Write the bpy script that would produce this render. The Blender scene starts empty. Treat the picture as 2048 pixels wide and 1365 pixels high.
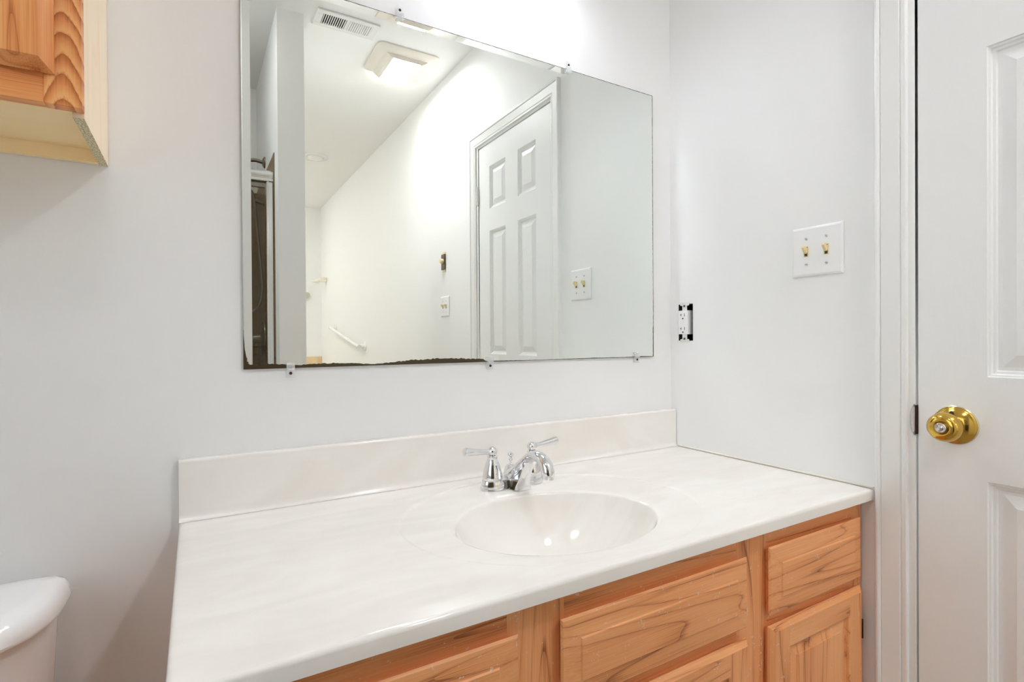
import bpy, bmesh, math, random
from mathutils import Vector, Matrix
random.seed(7)
S = bpy.context.scene
COL = S.collection
PI = math.pi

# ------------------------------------------------------------------ camera, light, exposure
cam_d = bpy.data.cameras.new('camera'); cam = bpy.data.objects.new('camera', cam_d); COL.objects.link(cam)
YAW, PITCH, ROLL = 0.5362, -0.0055, -0.0062
Fv = Vector((math.sin(YAW)*math.cos(PITCH), math.cos(YAW)*math.cos(PITCH), math.sin(PITCH)))
Rv = Vector((math.cos(YAW), -math.sin(YAW), 0)); Uv = Rv.cross(Fv)
R2 = Rv*math.cos(ROLL)+Uv*math.sin(ROLL); U2 = -Rv*math.sin(ROLL)+Uv*math.cos(ROLL)
cam.matrix_world = Matrix(((R2.x, U2.x, -Fv.x, -1.2288), (R2.y, U2.y, -Fv.y, -1.1332), (R2.z, U2.z, -Fv.z, 1.0879), (0, 0, 0, 1)))
cam_d.sensor_width = 36.0; cam_d.lens = 1066.06*36.0/2048.0; cam_d.clip_start = 0.02
S.camera = cam
W = bpy.data.worlds.new('world'); S.world = W; W.use_nodes = True
W.node_tree.nodes['Background'].inputs[0].default_value = (0.9, 0.95, 1, 1)
W.node_tree.nodes['Background'].inputs[1].default_value = 0.0
S.view_settings.view_transform = 'Standard'; S.view_settings.look = 'None'
S.view_settings.gamma = 1.0; S.view_settings.use_curve_mapping = False
S.view_settings.exposure = -0.04
VANITY_L = ((0.86, 0.89, 1.0), 70)      # bare bulb over the mirror
FAN_L = ((0.96, 0.97, 1.0), 104)           # ceiling fan light lens
CAN_L = ((1.0, 0.98, 0.93), 300)
FILL_DOME_L = ((0.97, 0.97, 0.97), 13)          # unseen ceiling dome, added as soft fill for the near room
FILL_WIN_L = ((0.80, 0.93, 1.0), 1.7)            # unseen frosted window added on the left wall as fill          # recessed lights past the shower, one added as fill
C = S.cycles
C.max_bounces = 14; C.diffuse_bounces = 8; C.glossy_bounces = 6; C.transmission_bounces = 6; C.transparent_max_bounces = 32
C.caustics_reflective = True; C.caustics_refractive = False; C.blur_glossy = 0.0
C.sample_clamp_indirect = 0.0
C.use_adaptive_sampling = True; C.adaptive_threshold = 0.04

# ------------------------------------------------------------------ materials
def lin(r, g, b):
    f = lambda c: (c/255/12.92) if c/255 <= 0.04045 else ((c/255+0.055)/1.055)**2.4
    return (f(r), f(g), f(b), 1)
def new_mat(name):
    m = bpy.data.materials.new(name); m.use_nodes = True
    return m, m.node_tree.nodes, m.node_tree.links, m.node_tree.nodes['Principled BSDF']
def simple(name, col, rough=0.5, metal=0.0, spec=0.5, coat=0.0):
    m, n, l, p = new_mat(name)
    p.inputs['Base Color'].default_value = col if len(col) == 4 else (*col, 1)
    p.inputs['Roughness'].default_value = rough; p.inputs['Metallic'].default_value = metal
    p.inputs['Specular IOR Level'].default_value = spec; p.inputs['Coat Weight'].default_value = coat
    return m
def add_bump(m, scale=(1, 1, 1), nscale=100, strength=0.1, dist=0.001, detail=3):
    n, l = m.node_tree.nodes, m.node_tree.links; p = n['Principled BSDF']
    tc = n.new('ShaderNodeTexCoord'); mp = n.new('ShaderNodeMapping'); mp.inputs['Scale'].default_value = scale
    nz = n.new('ShaderNodeTexNoise'); nz.inputs['Scale'].default_value = nscale; nz.inputs['Detail'].default_value = detail
    b = n.new('ShaderNodeBump'); b.inputs['Strength'].default_value = strength; b.inputs['Distance'].default_value = dist
    l.new(tc.outputs['Object'], mp.inputs[0]); l.new(mp.outputs[0], nz.inputs['Vector']); l.new(nz.outputs[0], b.inputs['Height']); l.new(b.outputs[0], p.inputs['Normal'])
    return m
def emit(name, col, s):
    m, n, l, p = new_mat(name)
    p.inputs['Base Color'].default_value = (0.9, 0.9, 0.9, 1)
    p.inputs['Emission Color'].default_value = (*col, 1); p.inputs['Emission Strength'].default_value = s
    return m
def oak(name, axis, dark, mid, light, rough=0.42, specks=False, ring=1.0):
    """grain runs along `axis` (0 x, 2 z); object coordinates, offset per object"""
    m, n, l, p = new_mat(name)
    tc = n.new('ShaderNodeTexCoord'); oi = n.new('ShaderNodeObjectInfo')
    off = n.new('ShaderNodeVectorMath'); off.operation = 'SCALE'; off.inputs[3].default_value = 3.7
    cmb = n.new('ShaderNodeCombineXYZ')
    for i in range(3): l.new(oi.outputs['Random'], cmb.inputs[i])
    l.new(cmb.outputs[0], off.inputs[0])
    add = n.new('ShaderNodeVectorMath'); add.operation = 'ADD'; l.new(tc.outputs['Object'], add.inputs[0]); l.new(off.outputs[0], add.inputs[1])
    def mapped(s_along, s_across):
        mp = n.new('ShaderNodeMapping'); sc = [s_across]*3; sc[axis] = s_along; mp.inputs['Scale'].default_value = sc
        l.new(add.outputs[0], mp.inputs[0]); return mp.outputs[0]
    n1 = n.new('ShaderNodeTexNoise'); n1.inputs['Scale'].default_value = 1.0; n1.inputs['Detail'].default_value = 2; n1.inputs['Distortion'].default_value = 0.12
    l.new(mapped(0.55*ring, 7*ring), n1.inputs['Vector'])
    mul = n.new('ShaderNodeMath'); mul.operation = 'MULTIPLY'; mul.inputs[1].default_value = 15.0; l.new(n1.outputs[0], mul.inputs[0])
    fr = n.new('ShaderNodeMath'); fr.operation = 'FRACT'; l.new(mul.outputs[0], fr.inputs[0])
    n2 = n.new('ShaderNodeTexNoise'); n2.inputs['Scale'].default_value = 1.0; n2.inputs['Detail'].default_value = 4
    l.new(mapped(7, 600), n2.inputs['Vector'])
    n3 = n.new('ShaderNodeTexNoise'); n3.inputs['Scale'].default_value = 1.0; n3.inputs['Detail'].default_value = 2
    l.new(mapped(3, 16), n3.inputs['Vector'])
    rr = n.new('ShaderNodeValToRGB'); e = rr.color_ramp.elements
    e[0].position = 0.0; e[0].color = (0.22, 0.22, 0.22, 1); e[1].position = 1.0; e[1].color = (0.45, 0.45, 0.45, 1)
    x = e.new(0.10); x.color = (0.62, 0.62, 0.62, 1); x = e.new(0.6); x.color = (0.72, 0.72, 0.72, 1)
    l.new(fr.outputs[0], rr.inputs[0])
    fr2 = n.new('ShaderNodeMapRange'); fr2.inputs[1].default_value = 0.35; fr2.inputs[2].default_value = 0.62; fr2.inputs[3].default_value = -0.17; fr2.inputs[4].default_value = 0.06
    l.new(n2.outputs[0], fr2.inputs[0])
    a1 = n.new('ShaderNodeMath'); a1.operation = 'ADD'; l.new(rr.outputs[0], a1.inputs[0]); l.new(fr2.outputs[0], a1.inputs[1])
    m3 = n.new('ShaderNodeMapRange'); m3.inputs[1].default_value = 0.3; m3.inputs[2].default_value = 0.7; m3.inputs[3].default_value = -0.12; m3.inputs[4].default_value = 0.18
    l.new(n3.outputs[0], m3.inputs[0])
    a2 = n.new('ShaderNodeMath'); a2.operation = 'ADD'; l.new(a1.outputs[0], a2.inputs[0]); l.new(m3.outputs[0], a2.inputs[1])
    cr = n.new('ShaderNodeValToRGB'); e = cr.color_ramp.elements
    e[0].position = 0.1; e[0].color = dark; e[1].position = 0.9; e[1].color = light
    x = e.new(0.5); x.color = mid
    l.new(a2.outputs[0], cr.inputs[0])
    out = cr.outputs[0]
    if specks:
        n4 = n.new('ShaderNodeTexNoise'); n4.inputs['Scale'].default_value = 330; n4.inputs['Detail'].default_value = 0; l.new(tc.outputs['Object'], n4.inputs['Vector'])
        n5 = n.new('ShaderNodeTexNoise'); n5.inputs['Scale'].default_value = 60; n5.inputs['Detail'].default_value = 1; l.new(tc.outputs['Object'], n5.inputs['Vector'])
        mm = n.new('ShaderNodeMath'); mm.operation = 'MULTIPLY'; l.new(n4.outputs[0], mm.inputs[0]); l.new(n5.outputs[0], mm.inputs[1])
        st = n.new('ShaderNodeMapRange'); st.inputs[1].default_value = 0.465; st.inputs[2].default_value = 0.49; st.inputs[3].default_value = 0; st.inputs[4].default_value = 0.75
        l.new(mm.outputs[0], st.inputs[0])
        mx = n.new('ShaderNodeMix'); mx.data_type = 'RGBA'; l.new(st.outputs[0], mx.inputs['Factor']); l.new(out, mx.inputs['A']); mx.inputs['B'].default_value = lin(225, 205, 185)
        out = mx.outputs['Result']
    l.new(out, p.inputs['Base Color'])
    p.inputs['Roughness'].default_value = rough; p.inputs['Specular IOR Level'].default_value = 0.4
    b = n.new('ShaderNodeBump'); b.inputs['Strength'].default_value = 0.25; b.inputs['Distance'].default_value = 0.0006
    l.new(a1.outputs[0], b.inputs['Height']); l.new(b.outputs[0], p.inputs['Normal'])
    return m
def tile_mat(name, c1, c2, grout, size, rough=0.35):
    m, n, l, p = new_mat(name)
    tc = n.new('ShaderNodeTexCoord')
    sep = n.new('ShaderNodeSeparateXYZ'); l.new(tc.outputs['Object'], sep.inputs[0])
    cmb = n.new('ShaderNodeCombineXYZ')
    ad = n.new('ShaderNodeMath'); ad.operation = 'ADD'; l.new(sep.outputs[0], ad.inputs[0]); l.new(sep.outputs[1], ad.inputs[1])
    l.new(ad.outputs[0], cmb.inputs[0]); l.new(sep.outputs[2], cmb.inputs[1])
    bt = n.new('ShaderNodeTexBrick'); bt.offset = 0.0; l.new(cmb.outputs[0], bt.inputs['Vector'])
    bt.inputs['Scale'].default_value = 1.0; bt.inputs['Brick Width'].default_value = size; bt.inputs['Row Height'].default_value = size
    bt.inputs['Mortar Size'].default_value = 0.0025; bt.inputs['Color1'].default_value = c1; bt.inputs['Color2'].default_value = c2; bt.inputs['Mortar'].default_value = grout
    nz = n.new('ShaderNodeTexNoise'); nz.inputs['Scale'].default_value = 14; nz.inputs['Detail'].default_value = 4; l.new(tc.outputs['Object'], nz.inputs['Vector'])
    mx = n.new('ShaderNodeMix'); mx.data_type = 'RGBA'; mx.blend_type = 'OVERLAY'; mx.inputs['Factor'].default_value = 0.3
    l.new(bt.outputs[0], mx.inputs['A']); l.new(nz.outputs[0], mx.inputs['B']); l.new(mx.outputs['Result'], p.inputs['Base Color'])
    p.inputs['Roughness'].default_value = rough
    return m

M = {}
M['wall'] = add_bump(simple('wall_paint', (0.85, 0.85, 0.845), 0.62, spec=0.3), nscale=420, strength=0.12, dist=0.0006)
M['ceil'] = add_bump(simple('ceiling_paint', (0.86, 0.855, 0.84), 0.8, spec=0.2), nscale=300, strength=0.1, dist=0.0006)
M['trim'] = simple('trim_paint', (0.84, 0.84, 0.83), 0.3)
M['door'] = add_bump(simple('door_paint', (0.83, 0.835, 0.83), 0.36), scale=(1, 1, 0.06), nscale=700, strength=0.22, dist=0.0006, detail=2)
M['floor'] = tile_mat('floor_tile', (0.58, 0.55, 0.49, 1), (0.55, 0.52, 0.46, 1), (0.42, 0.36, 0.28, 1), 0.33)
def marble():
    m, n, l, p = new_mat('cultured_marble')
    tc = n.new('ShaderNodeTexCoord'); mp = n.new('ShaderNodeMapping'); mp.inputs['Rotation'].default_value = (0, 0, 0.5); mp.inputs['Scale'].default_value = (2, 7, 3)
    nz = n.new('ShaderNodeTexNoise'); nz.inputs['Scale'].default_value = 2.2; nz.inputs['Detail'].default_value = 5; nz.inputs['Distortion'].default_value = 1.2
    cr = n.new('ShaderNodeValToRGB'); e = cr.color_ramp.elements
    e[0].position = 0.35; e[0].color = (0.835, 0.80, 0.748, 1); e[1].position = 0.65; e[1].color = (0.88, 0.858, 0.82, 1)
    l.new(tc.outputs['Object'], mp.inputs[0]); l.new(mp.outputs[0], nz.inputs['Vector']); l.new(nz.outputs[0], cr.inputs[0]); l.new(cr.outputs[0], p.inputs['Base Color'])
    p.inputs['Roughness'].default_value = 0.09; p.inputs['Specular IOR Level'].default_value = 0.45
    return m
M['marble'] = marble()
OD, OM, OL = lin(146, 80, 40), lin(228, 156, 100), lin(241, 177, 122)
M['oak_x'] = oak('oak_grain_across', 0, OD, OM, OL, specks=True)
M['oak_z'] = oak('oak_grain_upright', 2, OD, OM, OL, specks=True)
UD, UM, UL = lin(180, 100, 46), lin(226, 146, 82), lin(242, 180, 118)
M['uoak_x'] = oak('golden_oak_across', 0, UD, UM, UL)
M['uoak_z'] = oak('golden_oak_upright', 2, UD, UM, UL, ring=1.6)
def cathedral(name, xc, dark, mid, light):
    # flat-sawn oak: stacked arches about the line x = xc (object coordinates)
    m, n, l, p = new_mat(name)
    tc = n.new('ShaderNodeTexCoord'); sep = n.new('ShaderNodeSeparateXYZ'); l.new(tc.outputs['Object'], sep.inputs[0])
    def mth(op, a, b=None):
        q = n.new('ShaderNodeMath'); q.operation = op
        for i, v in enumerate((a, b)):
            if v is None: continue
            if isinstance(v, (int, float)): q.inputs[i].default_value = v
            else: l.new(v, q.inputs[i])
        return q.outputs[0]
    dx = mth('SUBTRACT', sep.outputs[0], xc); f = mth('ADD', sep.outputs[2], mth('MULTIPLY', mth('POWER', mth('ABSOLUTE', dx), 1.7), 26.0))
    nz = n.new('ShaderNodeTexNoise'); nz.inputs['Scale'].default_value = 28; nz.inputs['Detail'].default_value = 3; l.new(tc.outputs['Object'], nz.inputs['Vector'])
    f = mth('ADD', f, mth('MULTIPLY', nz.outputs[0], 0.022)); fr = mth('FRACT', mth('MULTIPLY', f, 36.0))
    mp = n.new('ShaderNodeMapping'); mp.inputs['Scale'].default_value = (600, 600, 12); l.new(tc.outputs['Object'], mp.inputs[0])
    n2 = n.new('ShaderNodeTexNoise'); n2.inputs['Scale'].default_value = 1.0; l.new(mp.outputs[0], n2.inputs['Vector'])
    v = mth('ADD', fr, mth('MULTIPLY', mth('SUBTRACT', n2.outputs[0], 0.5), 0.5))
    cr = n.new('ShaderNodeValToRGB'); e = cr.color_ramp.elements
    e[0].position = 0.0; e[0].color = mid; e[1].position = 1.0; e[1].color = dark
    x = e.new(0.12); x.color = light; x = e.new(0.62); x.color = mid
    l.new(v, cr.inputs[0]); l.new(cr.outputs[0], p.inputs['Base Color']); p.inputs['Roughness'].default_value = 0.42; p.inputs['Specular IOR Level'].default_value = 0.4
    return m
M['uoak_arch'] = cathedral('golden_oak_arched_grain', 0.288, UD, UM, UL)
MD, MM, ML = lin(246, 220, 186), lin(252, 230, 200), lin(254, 236, 210)
M['maple_z'] = oak('pale_maple_laminate', 2, MD, MM, ML, 0.45, ring=0.6)
M['maple_x'] = oak('pale_maple_laminate_across', 0, lin(244, 208, 150), lin(253, 226, 172), lin(254, 232, 186), 0.45, ring=0.5)
def particle():
    m, n, l, p = new_mat('particle_board')
    tc = n.new('ShaderNodeTexCoord'); v = n.new('ShaderNodeTexNoise'); v.inputs['Scale'].default_value = 420; v.inputs['Detail'].default_value = 3
    cr = n.new('ShaderNodeValToRGB'); e = cr.color_ramp.elements
    e[0].position = 0.36; e[0].color = lin(130, 112, 70); e[1].position = 0.52; e[1].color = lin(226, 214, 178)
    l.new(tc.outputs['Object'], v.inputs['Vector']); l.new(v.outputs[0], cr.inputs[0]); l.new(cr.outputs[0], p.inputs['Base Color']); p.inputs['Roughness'].default_value = 0.9
    return m
M['chip'] = particle()
M['chrome'] = simple('chrome', (0.82, 0.82, 0.83), 0.06, 1.0)
M['brass'] = simple('polished_brass', lin(214, 176, 84), 0.13, 1.0)
M['brass_pale'] = simple('brass_rim', lin(226, 210, 170), 0.22, 1.0)
M['steel'] = simple('brushed_steel', (0.62, 0.60, 0.57), 0.25, 1.0)
M['bronze'] = simple('dull_nickel', (0.30, 0.27, 0.23), 0.3, 1.0)
M['alu'] = simple('bright_aluminium', (0.80, 0.80, 0.80), 0.22, 1.0)
M['mirror'] = simple('mirror_silver', (0.88, 0.915, 0.88), 0.0, 1.0)
M['glass_edge'] = simple('cut_glass_edge', (0.20, 0.20, 0.17), 0.3)
M['desilver'] = simple('tarnished_mirror_back', lin(66, 54, 32), 0.25)
M['black'] = simple('dark_gap', (0.01, 0.009, 0.008), 0.8)
M['screw_dark'] = simple('rusty_screw', lin(58, 34, 22), 0.5, 0.4)
M['screw'] = simple('painted_screw', (0.62, 0.62, 0.62), 0.35, 0.6)
M['strap'] = simple('galvanised_strap', (0.78, 0.78, 0.76), 0.35, 0.5)
M['slot'] = simple('screw_slot', (0.12, 0.12, 0.12), 0.6)
M['plate'] = simple('white_plate_plastic', (0.84, 0.84, 0.84), 0.3)
M['ivory'] = simple('ivory_plastic', lin(232, 214, 164), 0.35)
M['outlet'] = simple('outlet_plastic', (0.85, 0.85, 0.85), 0.35)
M['porcelain'] = simple('porcelain', (0.92, 0.925, 0.925), 0.08, coat=0.3)
M['seatp'] = simple('toilet_seat_plastic', (0.85, 0.86, 0.86), 0.2)
M['white_gloss'] = simple('white_gloss_plastic', (0.84, 0.835, 0.82), 0.25)
M['fan'] = simple('aged_white_plastic', lin(232, 225, 214), 0.4)
M['brown'] = simple('brown_plastic', lin(72, 54, 36), 0.4)
M['grey'] = simple('grey_ceramic', lin(190, 186, 172), 0.35)
M['caulk'] = simple('caulk', lin(232, 226, 214), 0.5)
M['tile'] = tile_mat('brown_shower_tile', lin(132, 104, 62), lin(116, 90, 52), lin(100, 84, 58), 0.2)
M['tile_beige'] = tile_mat('beige_tile', lin(226, 200, 160), lin(220, 192, 150), lin(216, 204, 184), 0.2)
M['bulb'] = emit('lit_bulb', *VANITY_L)
M['pane'] = emit('fill_frosted_pane', *FILL_WIN_L)
M['dome'] = emit('fill_ceiling_dome', *FILL_DOME_L)
M['lens'] = emit('lit_fan_lens', *FAN_L)
M['lens_off'] = simple('frosted_downlight_lens', (0.85, 0.85, 0.82), 0.35)
M['can'] = emit('lit_downlight', *CAN_L)
M['shade'] = simple('white_metal_shade', (0.8, 0.8, 0.8), 0.4)
def mixglass(name, tint, gl=0.12, rough=0.02):
    m, n, l, p = new_mat(name); n.remove(p)
    t = n.new('ShaderNodeBsdfTransparent'); t.inputs[0].default_value = tint
    g = n.new('ShaderNodeBsdfGlossy'); g.inputs['Roughness'].default_value = rough
    lw = n.new('ShaderNodeLayerWeight'); lw.inputs[0].default_value = 0.35
    mr = n.new('ShaderNodeMapRange'); mr.inputs[3].default_value = gl*0.4; mr.inputs[4].default_value = min(1, gl*4); l.new(lw.outputs['Fresnel'], mr.inputs[0])
    mx = n.new('ShaderNodeMixShader'); l.new(mr.outputs[0], mx.inputs[0]); l.new(t.outputs[0], mx.inputs[1]); l.new(g.outputs[0], mx.inputs[2])
    l.new(mx.outputs[0], n['Material Output'].inputs[0]); return m
def acrylic():
    m, n, l, p = new_mat('clear_acrylic')
    p.inputs['Base Color'].default_value = (0.93, 0.94, 0.95, 1); p.inputs['Roughness'].default_value = 0.12
    t = n.new('ShaderNodeBsdfTransparent'); t.inputs[0].default_value = (0.97, 0.97, 0.97, 1)
    mx = n.new('ShaderNodeMixShader'); mx.inputs[0].default_value = 0.22
    l.new(t.outputs[0], mx.inputs[1]); l.new(p.outputs[0], mx.inputs[2]); l.new(mx.outputs[0], n['Material Output'].inputs[0]); return m
M['acrylic'] = acrylic()
M['shower_glass'] = mixglass('shower_glass', (0.80, 0.77, 0.70, 1), 0.06)

# ------------------------------------------------------------------ mesh helpers
def BM(): return bmesh.new()
ORG = {}
def finish(bm, name, mats, org, smooth=None, merge=True):
    if merge: bmesh.ops.remove_doubles(bm, verts=bm.verts, dist=1e-6)
    bmesh.ops.recalc_face_normals(bm, faces=bm.faces)
    me = bpy.data.meshes.new(name)
    for v in bm.verts: v.co -= Vector(org)
    bm.to_mesh(me); bm.free()
    for m in (mats if isinstance(mats, (list, tuple)) else [mats]): me.materials.append(M[m])
    if smooth is not None:
        me.polygons.foreach_set('use_smooth', [True]*len(me.polygons))
        me.set_sharp_from_angle(angle=math.radians(smooth))
    return me
def mk(name, bm, mats, parent=None, org=None, smooth=None, **props):
    """one mesh object; vertices of bm are in world coordinates"""
    o_ = tuple(org) if org is not None else (ORG[parent.name] if parent else (0, 0, 0))
    me = finish(bm, name, mats, o_, smooth)
    o = bpy.data.objects.new(name, me); COL.objects.link(o); ORG[o.name] = o_
    if parent:
        o.parent = parent; o.location = Vector(o_)-Vector(ORG[parent.name])
    else: o.location = o_
    for k, v in props.items(): o[k] = v
    return o
def thing(name, loc, label, category, group=None):
    o = bpy.data.objects.new(name, None); o.empty_display_size = 0.05; COL.objects.link(o); o.location = loc; ORG[o.name] = tuple(loc)
    o['label'] = label; o['category'] = category
    if group: o['group'] = group
    return o
def struct(name, bm, mats, label, category, **k):
    return mk(name, bm, mats, kind='structure', label=label, category=category, **k)
def copy_tree(o, parent=None):
    c = o.copy(); COL.objects.link(c); ORG[c.name] = ORG[o.name]
    if parent: c.parent = parent
    for ch in list(o.children): copy_tree(ch, c)
    return c
def face(bm, pts, mi=0):
    try:
        f = bm.faces.new([bm.verts.new(p) for p in pts]); f.material_index = mi; return f
    except ValueError: return None
def box(bm, a, b, bev=0.0, seg=2, mi=0):
    t = BM(); r = bmesh.ops.create_cube(t, size=1.0)
    c = [(a[i]+b[i])/2 for i in range(3)]; s = [abs(b[i]-a[i]) for i in range(3)]
    for v in t.verts: v.co = Vector((v.co.x*s[0]+c[0], v.co.y*s[1]+c[1], v.co.z*s[2]+c[2]))
    if bev: bmesh.ops.bevel(t, geom=list(t.edges), offset=bev, segments=seg, profile=0.5, affect='EDGES')
    for f in t.faces: f.material_index = mi
    join(bm, t); return bm
def join(bm, t):
    me = bpy.data.meshes.new('tmp'); t.to_mesh(me); t.free(); bm.from_mesh(me); bpy.data.meshes.remove(me)
def frame_for(d):
    d = Vector(d).normalized(); a = Vector((0, 0, 1)) if abs(d.z) < 0.9 else Vector((1, 0, 0))
    u = a.cross(d).normalized(); return u, d.cross(u), d
def lathe(bm, prof, o, axis, n=32, sx=1.0, sy=1.0, mi=0):
    """prof: list of (radius, height along axis)"""
    u, v, d = frame_for(axis); o = Vector(o); rings = []
    for r, h in prof:
        if r < 1e-6: rings.append([bm.verts.new(o+d*h)])
        else: rings.append([bm.verts.new(o+d*h+u*(r*sx*math.cos(2*PI*i/n))+v*(r*sy*math.sin(2*PI*i/n))) for i in range(n)])
    for A, B in zip(rings, rings[1:]):
        for i in range(n):
            j = (i+1) % n
            if len(A) == 1 and len(B) == 1: continue
            if len(A) == 1: q = [A[0], B[i], B[j]]
            elif len(B) == 1: q = [A[i], A[j], B[0]]
            else: q = [A[i], A[j], B[j], B[i]]
            f = bm.faces.new(q); f.material_index = mi
    return bm
def rings_loft(bm, rings, cap0=True, cap1=True, closed=True, mi=0):
    V = [[bm.verts.new(p) for p in r] for r in rings]; n = len(V[0])
    for A, B in zip(V, V[1:]):
        for i in range(n if closed else n-1):
            j = (i+1) % n; f = bm.faces.new([A[i], A[j], B[j], B[i]]); f.material_index = mi
    if cap0: f = bm.faces.new(list(reversed(V[0]))); f.material_index = mi
    if cap1: f = bm.faces.new(V[-1]); f.material_index = mi
    return bm
def tube(bm, pts, rad, n=14, caps=True, flat=None):
    pts = [Vector(p) for p in pts]; rs = rad if isinstance(rad, (list, tuple)) else [rad]*len(pts)
    rings = []; u = None
    for i, p in enumerate(pts):
        d = (pts[min(i+1, len(pts)-1)]-pts[max(i-1, 0)]).normalized()
        if u is None: u, v, _ = frame_for(d)
        else:
            u = (u-d*u.dot(d)).normalized(); v = d.cross(u)
        r = rs[i]; ra, rb = r if isinstance(r, tuple) else (r, r)
        rings.append([p+u*(ra*math.cos(2*PI*k/n))+v*(rb*math.sin(2*PI*k/n)) for k in range(n)])
    return rings_loft(bm, rings, caps, caps)
def catmull(P, m=8):
    P = [Vector(p) for p in P]; out = []
    for i in range(len(P)-1):
        p0, p1, p2, p3 = P[max(i-1, 0)], P[i], P[i+1], P[min(i+2, len(P)-1)]
        for k in range(m):
            t = k/m; out.append(0.5*((2*p1)+(p2-p0)*t+(2*p0-5*p1+4*p2-p3)*t*t+(3*p1-p0-3*p2+p3)*t**3))
    return out+[P[-1]]
def panel_slab(bm, Mp, u0, u1, v0, v1, th, holes, prof, edge=((0, -0.003), (0.003, 0)), back_in=0.0, mi=0, mif=None, us_extra=(), vs_extra=()):
    """a slab facing +d (Mp maps u,v,d to the world); holes are (u0,u1,v0,v1) filled by inset loops prof [(inset,d)...]"""
    def ring(a, b, c, e, d): return [Mp(a, c, d), Mp(b, c, d), Mp(b, e, d), Mp(a, e, d)]
    R = [ring(u0+back_in, u1-back_in, v0+back_in, v1-back_in, -th)]+[ring(u0+i, u1-i, v0+i, v1-i, d) for i, d in edge]
    face(bm, list(reversed(R[0])), mi)
    for A, B in zip(R, R[1:]):
        for i in range(4): face(bm, [A[i], A[(i+1) % 4], B[(i+1) % 4], B[i]], mi if mif is None else mif(None, i))
    i0 = edge[-1][0]; dtop = edge[-1][1]
    us = sorted({u0+i0, u1-i0, *[h[0] for h in holes], *[h[1] for h in holes], *us_extra}); vs = sorted({v0+i0, v1-i0, *[h[2] for h in holes], *[h[3] for h in holes], *vs_extra})
    for a, b in zip(us, us[1:]):
        for c, e in zip(vs, vs[1:]):
            cu, cv = (a+b)/2, (c+e)/2
            if any(h[0] < cu < h[1] and h[2] < cv < h[3] for h in holes): continue
            face(bm, ring(a, b, c, e, dtop), mi if mif is None else mif((cu, cv), -1))
    for h in holes:
        L = [ring(h[0]+i, h[1]-i, h[2]+i, h[3]-i, d) for i, d in prof]
        for A, B in zip(L, L[1:]):
            for i in range(4): face(bm, [A[i], A[(i+1) % 4], B[(i+1) % 4], B[i]], mi)
        face(bm, L[-1], mi)
    return bm
def wall_holes(bm, Mp, u0, u1, v0, v1, th, holes):
    us = sorted({u0, u1, *[h[0] for h in holes], *[h[1] for h in holes]}); vs = sorted({v0, v1, *[h[2] for h in holes], *[h[3] for h in holes]})
    for a, b in zip(us, us[1:]):
        for c, e in zip(vs, vs[1:]):
            cu, cv = (a+b)/2, (c+e)/2
            if any(h[0] < cu < h[1] and h[2] < cv < h[3] for h in holes): continue
            for d in (0, -th): face(bm, [Mp(a, c, d), Mp(b, c, d), Mp(b, e, d), Mp(a, e, d)])
    for (a, b, c, e) in list(holes)+[(u0, u1, v0, v1)]:
        P = [(a, c), (b, c), (b, e), (a, e)]
        for i in range(4):
            p, q = P[i], P[(i+1) % 4]
            face(bm, [Mp(*p, 0), Mp(*q, 0), Mp(*q, -th), Mp(*p, -th)])
    return bm
MR = lambda u, v, d: Vector((-d, u, v))          # right wall, facing -x: u = y, v = z, d out of the wall
MB = lambda u, v, d: Vector((u, -d, v))          # back wall, facing -y

# ------------------------------------------------------------------ setting
XL, YE, ZC = -2.12, -5.16, 2.565
PX0, PX1, PY = -0.907, -0.794, -1.443           # partition beside the shower
SB = -2.36                                      # shower back wall
b = BM(); box(b, (XL-0.1, YE-0.1, -0.1), (0.11, 0.1, 0)); struct('floor', b, 'floor', 'tan tiled bathroom floor', 'floor')
b = BM(); box(b, (XL-0.1, YE-0.1, ZC), (0.11, 0.1, ZC+0.1)); struct('ceiling', b, 'ceil', 'white ceiling holding vent, fan light and downlights', 'ceiling')
b = BM(); box(b, (XL-0.1, 0, 0), (0.11, 0.1, ZC)); struct('wall_back', b, 'wall', 'white painted wall behind vanity, mirror and toilet', 'wall')
WY0, WY1, WZ0, WZ1 = -1.46, -0.56, 0.95, 2.05
b = BM(); wall_holes(b, lambda u, v, d: Vector((XL+d, u, v)), YE, 0, 0, ZC, 0.1, [(WY0, WY1, WZ0, WZ1)]); struct('wall_left', b, 'wall', 'white painted wall beyond the toilet', 'wall')
b = BM()
for a_, c_ in (((WY0-0.05, WZ0-0.05), (WY0, WZ1+0.05)), ((WY1, WZ0-0.05), (WY1+0.05, WZ1+0.05)), ((WY0, WZ0-0.05), (WY1, WZ0)), ((WY0, WZ1), (WY1, WZ1+0.05))): box(b, (XL, a_[0], a_[1]), (XL+0.015, c_[0], c_[1]), 0.002)
box(b, (XL-0.06, WY0, (WZ0+WZ1)/2-0.02), (XL-0.03, WY1, (WZ0+WZ1)/2+0.02), 0.002)
wn = struct('fill_window', b, 'trim', 'unseen frosted window added beyond the toilet as fill light', 'window', org=(XL, WY0, WZ0))  # out of view; added so its glowing pane fills the room
b = BM(); box(b, (XL-0.055, WY0, WZ0), (XL-0.048, WY1, WZ1)); mk('pane', b, 'pane', wn)
b = BM(); box(b, (XL, YE-0.1, 0), (0, YE, ZC)); struct('wall_end', b, 'wall', 'far white wall at the end of the room, seen in mirror', 'wall')
DY0, DY1, DZ = -0.636, -1.263, 2.032            # door edges and top
OY0, OY1, OZ0, OZ1 = -0.083, -0.030, 1.077, 1.184  # hole around the bare outlet
b = BM(); wall_holes(b, MR, YE, 0, 0, ZC, 0.11, [(DY1-0.022, DY0+0.022, 0, DZ+0.022), (OY0, OY1, OZ0, OZ1)])
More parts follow.
